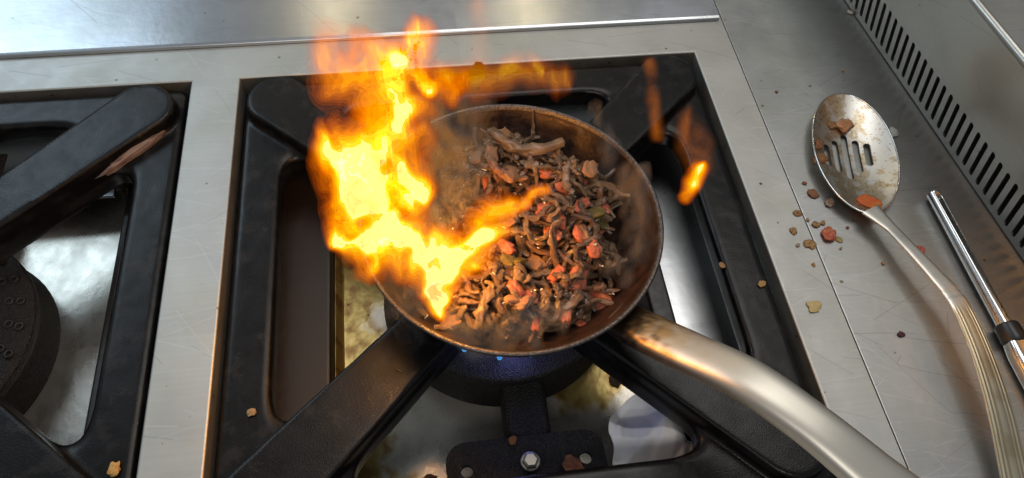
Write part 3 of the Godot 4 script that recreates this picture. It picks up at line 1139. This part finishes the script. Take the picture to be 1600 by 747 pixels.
# ------------------------------------------------------------------ scraps
func build_scraps() -> void:
	var red := Color(0.45, 0.07, 0.035)
	var tan_ := Color(0.40, 0.24, 0.10)
	var brown := Color(0.19, 0.085, 0.03)
	var cream := Color(0.55, 0.40, 0.16)
	# x, z, y, size, flatness, colour, second colour, name, label, category
	var list := [
		[0.263, -0.035, 0.0, 0.0115, 0.55, red, Color(0.5, 0.2, 0.1), "tomato_scrap", "square red tomato scrap on the worktop below the slotted spoon", "tomato"],
		[0.2455, -0.028, 0.0, 0.0085, 0.4, tan_, brown, "onion_scrap", "tan fried onion scrap lying across the worktop seam", "onion"],
		[0.275, -0.064, 0.0, 0.0075, 0.5, Color(0.30, 0.24, 0.20), brown, "onion_scrap", "greyish onion scrap close to the spoon's neck", "onion"],
		[0.265, -0.074, 0.0, 0.0080, 0.4, brown, Color(0.25, 0.1, 0.05), "meat_crumb", "dark brown crumb beside the bowl of the spoon", "crumb"],
		[0.246, -0.057, 0.0, 0.0062, 0.4, brown, tan_, "meat_crumb", "small brown crumb on the steel edge strip near the seam", "crumb"],
		[0.237, -0.041, 0.0, 0.0055, 0.5, tan_, brown, "meat_crumb", "small tan crumb on the steel edge strip below the brown one", "crumb"],
		[0.257, -0.045, 0.0, 0.0055, 0.5, tan_, brown, "meat_crumb", "tiny pair of crumbs just above the red tomato scrap", "crumb"],
		[0.263, -0.046, 0.0, 0.0036, 0.5, tan_, brown, "meat_crumb", "tiniest crumb just above the red tomato scrap", "crumb"],
		[0.270, -0.030, 0.0, 0.0048, 0.3, Color(0.32, 0.26, 0.10), tan_, "onion_scrap", "thin yellowish scrap touching the red tomato scrap", "onion"],
		[0.230, 0.024, 0.0, 0.0095, 0.35, cream, Color(0.62, 0.48, 0.24), "garlic_slice", "pale round garlic slice on the steel edge strip", "garlic"],
		[0.330, -0.014, 0.0, 0.0062, 0.5, Color(0.5, 0.1, 0.07), red, "tomato_scrap", "small pink tomato scrap right of the spoon handle", "tomato"],
		[0.285, 0.052, 0.0, 0.0045, 0.5, Color(0.05, 0.01, 0.02), Color(0.1, 0.02, 0.03), "pepper_scrap", "dark purple speck alone on the worktop", "scrap"],
		[0.357, -0.130, 0.0, 0.0085, 0.5, Color(0.42, 0.40, 0.38), Color(0.5, 0.5, 0.48), "onion_scrap", "whitish clear onion scrap behind the spoon bowl", "onion"],
		[0.3785, -0.2810, 0.0, 0.0050, 0.5, Color(0.42, 0.40, 0.38), Color(0.5, 0.5, 0.48), "onion_scrap", "whitish scrap at the foot of the vent panel", "onion"],
		[0.2005, -0.001, -0.0055, 0.0052, 0.5, tan_, Color(0.4, 0.2, 0.05), "meat_crumb", "orange crumb on the right bar of the grate", "crumb"],
		[0.1755, -0.020, -0.0060, 0.0045, 0.5, tan_, Color(0.35, 0.15, 0.05), "meat_crumb", "crumb on the inner edge of the grate's right bar", "crumb"],
		[-0.163, 0.057, -0.0055, 0.0055, 0.5, Color(0.20, 0.17, 0.11), tan_, "meat_crumb", "grey crumb on the left bar of the pan's grate", "crumb"],
		[-0.243, 0.084, -0.0055, 0.0078, 0.6, Color(0.5, 0.27, 0.07), cream, "onion_scrap", "yellow scrap on the corner of the empty grate", "onion"],
		[0.107, -0.115, 0.0078, 0.0035, 0.8, Color(0.2, 0.16, 0.11), tan_, "meat_crumb", "speck on the grate arm behind the pan rim", "crumb"],
		[0.0055, 0.0825, -0.0415, 0.0055, 0.5, Color(0.22, 0.08, 0.03), brown, "meat_crumb", "brown crumb where the mixing tube meets its plate", "crumb"],
		[0.043, 0.106, -0.0388, 0.0130, 0.3, Color(0.10, 0.035, 0.016), brown, "meat_crumb", "flat brown burnt scrap on the bracket plate right of the bolt", "crumb"],
		[-0.055, 0.090, -0.0895, 0.0085, 0.5, Color(0.12, 0.05, 0.02), brown, "meat_crumb", "brown crumb on the tray in front of the burner", "crumb"],
		[0.098, 0.028, -0.0895, 0.0110, 0.3, Color(0.035, 0.018, 0.008), Color(0.07, 0.035, 0.014), "meat_crumb", "charred black flake on the tray beside the burner", "crumb"],
		[0.150, 0.052, -0.0500, 0.0055, 0.5, Color(0.35, 0.16, 0.03), tan_, "meat_crumb", "orange crumb on the dark sheet below the handle", "crumb"],
	]
	var i := 0
	for a in list:
		i += 1
		var s: float = a[3]
		var o := obj(a[7], chunk(Vector3(s * 1.15, s * a[4] * 0.7, s * 0.9), 500 + i, 0.9, a[5], a[6]), mats.tomato if a[9] == "tomato" else mats.onion if a[9] in ["onion", "garlic"] else mats.crumb)
		o.position = Vector3(a[0], a[2] + s * a[4] * 0.28, a[1])
		o.rotation.y = i * 1.3
		tag(o, a[8], a[9])
	# food left on the spoon
	for a in [[0.3145, -0.1375, 0.0055, 0.0125, Color(0.36, 0.15, 0.06), Color(0.42, 0.24, 0.12), "tan and red onion piece stuck near the tip of the spoon", "onion_scrap", "onion"],
		[0.3035, -0.1390, 0.0055, 0.0065, Color(0.26, 0.13, 0.04), brown, "small brown lump beside the onion piece on the spoon", "meat_crumb", "crumb"],
		[0.3010, -0.0555, 0.0085, 0.0130, Color(0.55, 0.10, 0.02), Color(0.5, 0.16, 0.03), "glossy orange red tomato piece in the neck of the spoon bowl", "tomato_scrap", "tomato"],
		[0.2775, -0.1010, 0.0095, 0.0085, Color(0.20, 0.09, 0.03), brown, "brown sauce smear on the side of the spoon bowl", "sauce_smear", "sauce"],
		[0.2815, -0.1150, 0.0105, 0.0070, Color(0.18, 0.07, 0.025), brown, "upper brown sauce smear on the side of the spoon bowl", "sauce_smear", "sauce"]]:
		i += 1
		var s: float = a[3]
		var o := obj(a[7], chunk(Vector3(s * 1.25, s * 0.45, s * 0.9), 560 + i, 0.65, a[4], a[5]), mats.tomato)
		o.position = Vector3(a[0], a[2], a[1])
		o.rotation = Vector3(0.1, i * 0.9, 0.12)
		tag(o, a[6], a[8])
	var crust := obj("grease_crust", chunk(Vector3(0.052, 0.008, 0.008), 701, 0.7, Color(0.10, 0.05, 0.037), Color(0.30, 0.23, 0.19)), mats.crumb)
	crust.position = Vector3(-0.2655, -0.0045, -0.1700)
	crust.rotation = Vector3(0.0, deg_to_rad(44), 0.0)
	tag(crust, "long pinkish brown grease crust baked beside the arm of the empty grate", "crust")
	var spots := [[0.252, -0.05], [0.281, -0.04], [0.2685, -0.022], [0.242, -0.01], [0.262, -0.085], [0.236, -0.028], [0.296, -0.006], [0.226, -0.088], [0.305, -0.19], [0.342, -0.205], [0.272, -0.185]]
	for p in spots:
		i += 1
		var s := rng.randf_range(0.0016, 0.0030)
		var o := obj("tiny_crumb", chunk(Vector3(s * 1.3, s * 0.5, s), 800 + i, 0.8, [tan_, brown, Color(0.36, 0.31, 0.24)][i % 3], brown), mats.crumb)
		o.position = Vector3(p[0], s * 0.2, p[1])
		o.rotation.y = i
		tag(o, "tiny crumb scattered over the steel round the spoon", "crumb", "tiny crumbs on the steel")
	# crumpled paper in the tray
	var mb := MB.new()
	var g2 := RandomNumberGenerator.new()
	g2.seed = 5
	var folds := []
	for k in 6:
		folds.append([Vector2.from_angle(g2.randf() * TAU), g2.randf_range(0.026, 0.055), g2.randf_range(0.005, 0.012), g2.randf()])
	var net := []
	for a in 56:
		var row := []
		for b in 72:
			var u := a / 55.0 - 0.5
			var w := b / 71.0 - 0.5
			# a torn round sheet: square grid pressed into a wavy disc
			var d := Vector2(w * sqrt(1.0 - 2.0 * u * u), u * sqrt(1.0 - 2.0 * w * w)) * 2.0
			d *= 1.0 + 0.07 * sin(d.angle() * 3.0 + 1.0) + 0.04 * sin(d.angle() * 7.0)
			var x := d.x * 0.047
			var z := d.y * 0.035
			var y := 0.002
			for q in folds:
				y += q[2] * 2.0 * absf(fposmod(Vector2(x, z).dot(q[0]) / q[1] + q[3], 1.0) - 0.5)
			row.append(Vector3(x + y * 0.15, y, z))
		net.append(row)
	mb.grid(net)
	var pp := obj("paper", mb.commit(), mats.paper)
	pp.position = Vector3(0.112, -0.082, 0.090)
	pp.rotation.y = 0.3
	tag(pp, "crumpled white paper lying in the tray in front of the burner", "paper")

# ------------------------------------------------------------------ fire
func fire_mat(key: String, col: Color, energy: float, alpha: float) -> StandardMaterial3D:
	var m := smat(key, Color(0, 0, 0, alpha), 1.0)
	m.transparency = BaseMaterial3D.TRANSPARENCY_ALPHA
	m.specular_mode = BaseMaterial3D.SPECULAR_DISABLED
	m.cull_mode = BaseMaterial3D.CULL_DISABLED
	m.emission_enabled = true
	m.emission = col
	m.emission_energy_multiplier = energy
	return m

const FLAME := [[1.5, [[-0.0352, 0.045, 0.0193, 0.005], [-0.0348, 0.0541, 0.0067, 0.0093], [-0.028, 0.0677, 0.0015, 0.0127], [-0.0156, 0.0791, -0.0019, 0.0118], [-0.0087, 0.0905, -0.0054, 0.0082]]], [0.7, [[-0.0138, 0.0745, 0.0001, 0.0105], [-0.0096, 0.0609, 0.0063, 0.0049]]], [1.1, [[-0.0299, 0.0677, 0.0013, 0.012], [-0.0487, 0.0791, -0.0052, 0.0139], [-0.0672, 0.0859, -0.0096, 0.0152], [-0.0771, 0.0814, -0.0095, 0.014], [-0.0899, 0.085, -0.0121, 0.0091], [-0.098, 0.0814, -0.0116, 0.0042]]], [1.0, [[-0.0675, 0.0836, -0.0088, 0.0138], [-0.0741, 0.1041, -0.017, 0.0156], [-0.0825, 0.1223, -0.0228, 0.0139], [-0.0847, 0.1427, -0.0274, 0.0121], [-0.0877, 0.1564, -0.0297, 0.0062]]], [1.0, [[-0.0591, 0.0905, -0.0104, 0.0123], [-0.0638, 0.1177, -0.0193, 0.0151], [-0.0667, 0.1405, -0.0247, 0.0153], [-0.0594, 0.1609, -0.0271, 0.0123], [-0.048, 0.1768, -0.0274, 0.0077]]], [1.2, [[-0.0629, 0.1268, -0.0215, 0.0111], [-0.0485, 0.1268, -0.0202, 0.0098], [-0.0442, 0.1359, -0.0218, 0.007]]], [0.6, [[-0.0737, 0.1541, -0.0276, 0.0125], [-0.0608, 0.1473, -0.0254, 0.0126], [-0.0428, 0.1564, -0.0251, 0.008]]], [0.72, [[-0.0558, 0.1632, -0.0271, 0.008], [-0.058, 0.1814, -0.0285, 0.0089], [-0.059, 0.1973, -0.0285, 0.011], [-0.0546, 0.2109, -0.0272, 0.0095], [-0.0463, 0.22, -0.0254, 0.0083]]], [0.5, [[-0.059, 0.1973, -0.0285, 0.0104], [-0.0724, 0.2018, -0.0294, 0.0115], [-0.0801, 0.2109, -0.0292, 0.0085], [-0.0865, 0.2086, -0.03, 0.0046]]], [1.45, [[-0.0523, 0.22, -0.0258, 0.0071], [-0.0441, 0.2223, -0.0248, 0.0071], [-0.0411, 0.2336, -0.0225, 0.0064], [-0.0392, 0.2441, -0.0198, 0.0036], [-0.0403, 0.2495, -0.0183, 0.0015]]], [1.5, [[-0.0443, 0.22, -0.0252, 0.0061], [-0.0389, 0.2095, -0.026, 0.0062], [-0.0382, 0.1995, -0.0267, 0.004]]], [0.5, [[-0.0365, 0.2086, -0.0259, 0.0062], [-0.0259, 0.2018, -0.0255, 0.0069], [-0.0211, 0.2109, -0.0245, 0.005]]], [0.62, [[-0.0084, 0.1018, -0.0093, 0.0074], [0.006, 0.1077, -0.0098, 0.006], [0.0191, 0.1114, -0.0096, 0.0043], [0.0296, 0.1127, -0.009, 0.0033]]], [0.5, [[-0.0995, 0.1064, -0.0201, 0.0031], [-0.1001, 0.1095, -0.0211, 0.002]]], [0.5, [[-0.0489, 0.1223, -0.0191, 0.0046], [-0.0539, 0.1268, -0.0207, 0.0052]]]]
const STREAK := [[0.8, [[-0.0275, 0.1995, -0.0258, 0.0065], [-0.0118, 0.1959, -0.0246, 0.0079], [0.0072, 0.1995, -0.0229, 0.0072], [0.023, 0.2005, -0.0216, 0.0065], [0.0339, 0.2032, -0.0205, 0.0052], [0.037, 0.1986, -0.0205, 0.0026]]]]
const LICK := [[0.6, [[-0.0122, 0.2268, -0.0216, 0.0043], [-0.0113, 0.245, -0.0175, 0.0029], [-0.0113, 0.2086, -0.0239, 0.0057]]]]
const SMALL_FLAME := [[1.0, [[0.1296, 0.07, -0.0302, 0.0031], [0.1324, 0.0794, -0.0335, 0.0048], [0.1357, 0.0908, -0.0371, 0.0039], [0.1377, 0.0936, -0.0378, 0.0021]]]]
const TRAIL := [[0.8, [[0.136, 0.0936, -0.038, 0.0061], [0.1304, 0.111, -0.0436, 0.0071], [0.1228, 0.1275, -0.0481, 0.0059]]]]
const WISP := [[0.8, [[0.1049, 0.1158, -0.0471, 0.0037], [0.0979, 0.1417, -0.0528, 0.0036], [0.0916, 0.17, -0.056, 0.003]]]]
const LEVELS := [0.04, 0.08, 0.13, 0.19, 0.27, 0.36, 0.47, 0.60, 0.78, 1.02, 1.32]

func fire(chains: Array, h: float, warp: float, sd: int, called: String, label: String, category := "flame", group := "flames over the pan", layer := "flame_layer", look := "fire") -> void:
	var lo := Vector3.ONE * 9.0
	var hi := -lo
	for c in chains:
		for p in c[1]:
			var q := Vector3(p[0], p[1], p[2])
			var pad: float = p[3] * 1.9 + warp
			lo = lo.min(q - Vector3.ONE * pad)
			hi = hi.max(q + Vector3.ONE * pad)
	var nx := int((hi.x - lo.x) / h) + 2
	var ny := int((hi.y - lo.y) / h) + 2
	var nz := int((hi.z - lo.z) / h) + 2
	var wx := FastNoiseLite.new()
	wx.seed = sd
	wx.frequency = 22.0
	wx.fractal_octaves = 3
	var field := PackedFloat32Array()
	field.resize(nx * ny * nz)
	var wp := PackedVector3Array()
	wp.resize(nx * ny * nz)
	var tex := PackedFloat32Array()
	tex.resize(nx * ny * nz)
	for k in nz:
		for j in ny:
			for i in nx:
				var p := lo + Vector3(i, j, k) * h
				var s := p * Vector3(1.0, 0.48, 1.0)
				var a := wx.get_noise_3dv(s)
				var b := wx.get_noise_3dv(s + Vector3(3.1, 0, 0))
				var c := wx.get_noise_3dv(s + Vector3(0, 0, 5.7))
				var q := i + nx * (j + ny * k)
				wp[q] = p + Vector3(a, b * 1.3, c) * warp
				tex[q] = wx.get_noise_3dv(Vector3(p.x + a * 0.012, p.y * 0.42 + b * 0.008, p.z + c * 0.012) * 2.9)
	for ch in chains:
		var w: float = ch[0]
		for s in ch[1].size() - 1:
			var p0: Array = ch[1][s]
			var p1: Array = ch[1][s + 1]
			var a := Vector3(p0[0], p0[1], p0[2])
			var b := Vector3(p1[0], p1[1], p1[2])
			var ab := b - a
			var l2 := ab.length_squared()
			var rm := maxf(p0[3], p1[3]) * 1.9 + warp
			var l := ((a.min(b) - Vector3.ONE * rm - lo) / h).max(Vector3.ZERO)
			var u := (a.max(b) + Vector3.ONE * rm - lo) / h
			for k in range(int(l.z), mini(int(u.z) + 1, nz)):
				for j in range(int(l.y), mini(int(u.y) + 1, ny)):
					for i in range(int(l.x), mini(int(u.x) + 1, nx)):
						var q := i + nx * (j + ny * k)
						var d := wp[q] - a
						var t := clampf(d.dot(ab) / l2, 0.0, 1.0)
						var rr := lerpf(p0[3], p1[3], t)
						var e := (d - ab * t).length_squared() / (rr * rr)
						if e < 3.4:
							field[q] += pow(w * exp(-1.2 * e), 3.0)
	for q in field.size():
		field[q] = pow(field[q], 0.3333) * (1.0 + 1.9 * tex[q]) - 0.01
	var t := thing(called, Vector3.ZERO, label, category, group)
	for n in LEVELS.size():
		var mesh := nets(field, nx, ny, nz, lo, h, LEVELS[n])
		if mesh.get_surface_count() and mesh.surface_get_array_len(0) > 12:
			obj(layer, mesh, mats["%s_%d" % [look, n]], t)

func build_fire() -> void:
	# emission in linear light per layer, from the thin orange skin to the white-hot core
	var looks := [[0.035, 0.005, 0.0], [0.05, 0.008, 0.0], [0.065, 0.0125, 0.0], [0.085, 0.019, 0.0], [0.10, 0.027, 0.0], [0.12, 0.037, 0.0], [0.14, 0.052, 0.0], [0.17, 0.080, 0.0004], [0.20, 0.130, 0.0015], [0.25, 0.21, 0.015], [0.40, 0.38, 0.22]]
	for gain in [["fire", 1.0], ["haze", 0.30], ["wisp", 0.09]]:
		for n in looks.size():
			var k: Array = looks[n].duplicate()
			if gain[0] == "wisp":
				k[1] = k[0] * 0.24
				k[2] = k[0] * 0.02
			fire_mat("%s_%d" % [gain[0], n], lin(k[0] / 0.4, k[1] / 0.4, k[2] / 0.4), 0.4 / 0.04 * 0.84, 0.04 * gain[1])
	fire_mat("blue_fire", lin(0.08, 0.42, 1.0), 1.1, 0.4)
	fire(FLAME, 0.0022, 0.012, 41, "flame", "tall yellow and orange flame leaping from the pan")
	fire(SMALL_FLAME, 0.0016, 0.004, 43, "flame", "small detached orange flame beside the pan over the grate's right bar")
	fire(WISP, 0.0014, 0.003, 44, "flame", "faint reddish wisp of flame above the grate arm behind the pan", "flame", "flames over the pan", "flame_layer", "wisp")
	fire(TRAIL, 0.0018, 0.005, 45, "flame", "faint reddish trail above the small detached flame", "flame", "flames over the pan", "flame_layer", "wisp")
	fire(LICK, 0.0018, 0.005, 48, "flame", "faint upright lick of flame in front of the steel shelf", "flame", "flames over the pan", "flame_layer", "wisp")
	fire(STREAK, 0.0022, 0.008, 46, "flame", "thin see-through orange flame drifting behind the pan over the back bar", "flame", "flames over the pan", "flame_layer", "haze")
	for a in [[Vector3(-0.025, 0.075, 0.0), 0.013, 0.02], [Vector3(-0.065, 0.12, -0.02), 0.014, 0.03], [Vector3(-0.045, 0.215, -0.025), 0.012, 0.02]]:
		var l := OmniLight3D.new()
		l.name = "flame_light"
		l.position = a[0]
		l.light_color = lin(1.0, 0.42, 0.08)
		l.light_energy = a[1]
		l.light_size = a[2]
		l.omni_range = 4.0
		l.omni_attenuation = 2.0
		l.shadow_enabled = true
		add_child(l, true)

const STEAM := [[0.9, [[-0.050, 0.050, 0.010, 0.016], [-0.045, 0.070, -0.030, 0.020], [-0.030, 0.090, -0.070, 0.020], [-0.015, 0.110, -0.085, 0.014]]], [0.8, [[-0.055, 0.050, -0.045, 0.016], [-0.035, 0.075, -0.060, 0.022], [-0.005, 0.085, -0.070, 0.014]]], [0.8, [[-0.020, 0.050, 0.040, 0.010], [0.006, 0.056, 0.044, 0.010], [0.030, 0.056, 0.040, 0.008]]], [0.7, [[0.090, 0.035, 0.000, 0.007], [0.100, 0.055, -0.020, 0.010], [0.095, 0.075, -0.036, 0.008], [0.100, 0.095, -0.042, 0.005]]], [0.6, [[0.080, 0.035, -0.075, 0.006], [0.090, 0.050, -0.085, 0.008], [0.084, 0.075, -0.090, 0.005]]]]

func build_gas_glow() -> void:
	var l := OmniLight3D.new()
	l.name = "gas_flame_light"
	l.position = Vector3(OX, -0.016, OZ + 0.070)
	l.light_color = lin(0.30, 0.32, 1.0)
	l.light_energy = 0.0009
	l.light_size = 0.012
	l.omni_range = 2.0
	l.omni_attenuation = 2.0
	l.shadow_enabled = true
	add_child(l, true)

func build_steam() -> void:
	for n in 11:
		var m := smat("steam_%d" % n, lin(0.80, 0.77, 0.77, 0.006), 1.0)
		m.transparency = BaseMaterial3D.TRANSPARENCY_ALPHA
		m.specular_mode = BaseMaterial3D.SPECULAR_DISABLED
		m.cull_mode = BaseMaterial3D.CULL_DISABLED
	fire(STEAM, 0.0030, 0.020, 47, "steam", "thin whitish steam curling up inside the frying pan", "steam", "", "steam_layer", "steam")

# ------------------------------------------------------------------ lamps
# a lamp or window outside the frame: casing, softly glowing face, and the light just in front of it
func panel(called: String, at: Vector3, target: Vector3, size: Vector2, col: Color, energy: float) -> void:
	var t := Node3D.new()
	t.name = numbered(called)
	add_child(t)
	t.look_at_from_position(at, target, Vector3(0.01, 0.02, -1).normalized())
	t.set_meta("kind", "structure")
	var mb := MB.new()
	rounded_box(mb, Vector3(-size.x / 2 - 0.02, -size.y / 2 - 0.02, 0.012), Vector3(size.x / 2 + 0.02, size.y / 2 + 0.02, 0.07), 0.006)
	obj("casing", mb.commit(), mats.lamp_casing, t)
	mb = MB.new()
	rounded_box(mb, Vector3(-size.x / 2, -size.y / 2, 0.004), Vector3(size.x / 2, size.y / 2, 0.0115), 0.002)
	var glow := smat("lamp_glow_" + String(t.name), Color(0.8, 0.8, 0.8), 0.6)
	glow.emission_enabled = true
	glow.emission = col
	glow.emission_energy_multiplier = 0.25
	obj("lamp_face", mb.commit(), glow, t)
	var l := AreaLight3D.new()
	l.name = called + "_light"
	l.area_size = size
	l.light_color = col
	l.light_energy = energy
	l.area_range = 8.0
	l.shadow_enabled = true
	t.add_child(l, true)

func _ready() -> void:
	rng.seed = 2024
	var cam := Camera3D.new()
	cam.name = "camera"
	add_child(cam)
	cam.position = Vector3(-0.0401, 0.4653, 0.2429)
	cam.rotation_degrees = Vector3(-56.798, -11.548, 4.904)
	cam.fov = 35.58
	cam.near = 0.02
	cam.far = 50.0
	cam.current = true
	var env := Environment.new()
	env.background_mode = Environment.BG_COLOR
	env.background_color = lin(0.225, 0.235, 0.25)
	env.tonemap_mode = Environment.TONE_MAPPER_LINEAR
	env.tonemap_exposure = 1.12
	env.sdfgi_enabled = true
	env.ssao_enabled = true
	env.ssil_enabled = true
	var we := WorldEnvironment.new()
	we.name = "environment"
	we.environment = env
	add_child(we)
	smat("lamp_casing", lin(0.6, 0.6, 0.6), 0.5)
	panel("ceiling_lamp", Vector3(0.45, 2.1, -0.75), Vector3(0, 0, -0.1), Vector2(1.3, 0.8), lin(1.0, 0.965, 0.91), 1.25)
	panel("window", Vector3(-1.68, 2.05, -1.95), Vector3(0, 0, 0), Vector2(0.9, 1.2), lin(0.66, 0.85, 1.0), 1.5)
	panel("ceiling_lamp", Vector3(-0.3, 2.3, 1.7), Vector3(0, 0, 0), Vector2(1.2, 0.6), lin(1.0, 0.96, 0.90), 1.5)
	panel("hood_lamp", Vector3(-0.33, 1.5, -2.12), Vector3(0, 0, -0.1), Vector2(0.10, 0.10), lin(1.0, 0.80, 0.45), 0.12)
	panel("hood_lamp", Vector3(0.41, 1.5, -2.07), Vector3(0, 0, -0.1), Vector2(0.10, 0.10), lin(1.0, 0.80, 0.45), 0.12)
	make_materials()
	build_setting()
	build_grates()
	build_tray(OX, 51, 1.0, "grease stained steel drip tray under the lit burner")
	build_tray(LX, 61, 0.25, "dull steel drip tray under the unlit burner")
	build_rails()
	build_fire()
	build_burner(OX, "black gas burner under the frying pan with a bolted bracket plate", true)
	build_burner(LX - 0.004, "black unlit gas burner with rows of ports under the empty grate", false)
	build_pan()
	build_food()
	build_vent()
	build_spoon()
	build_rod()
	build_scraps()
	build_steam()
	build_gas_glow()
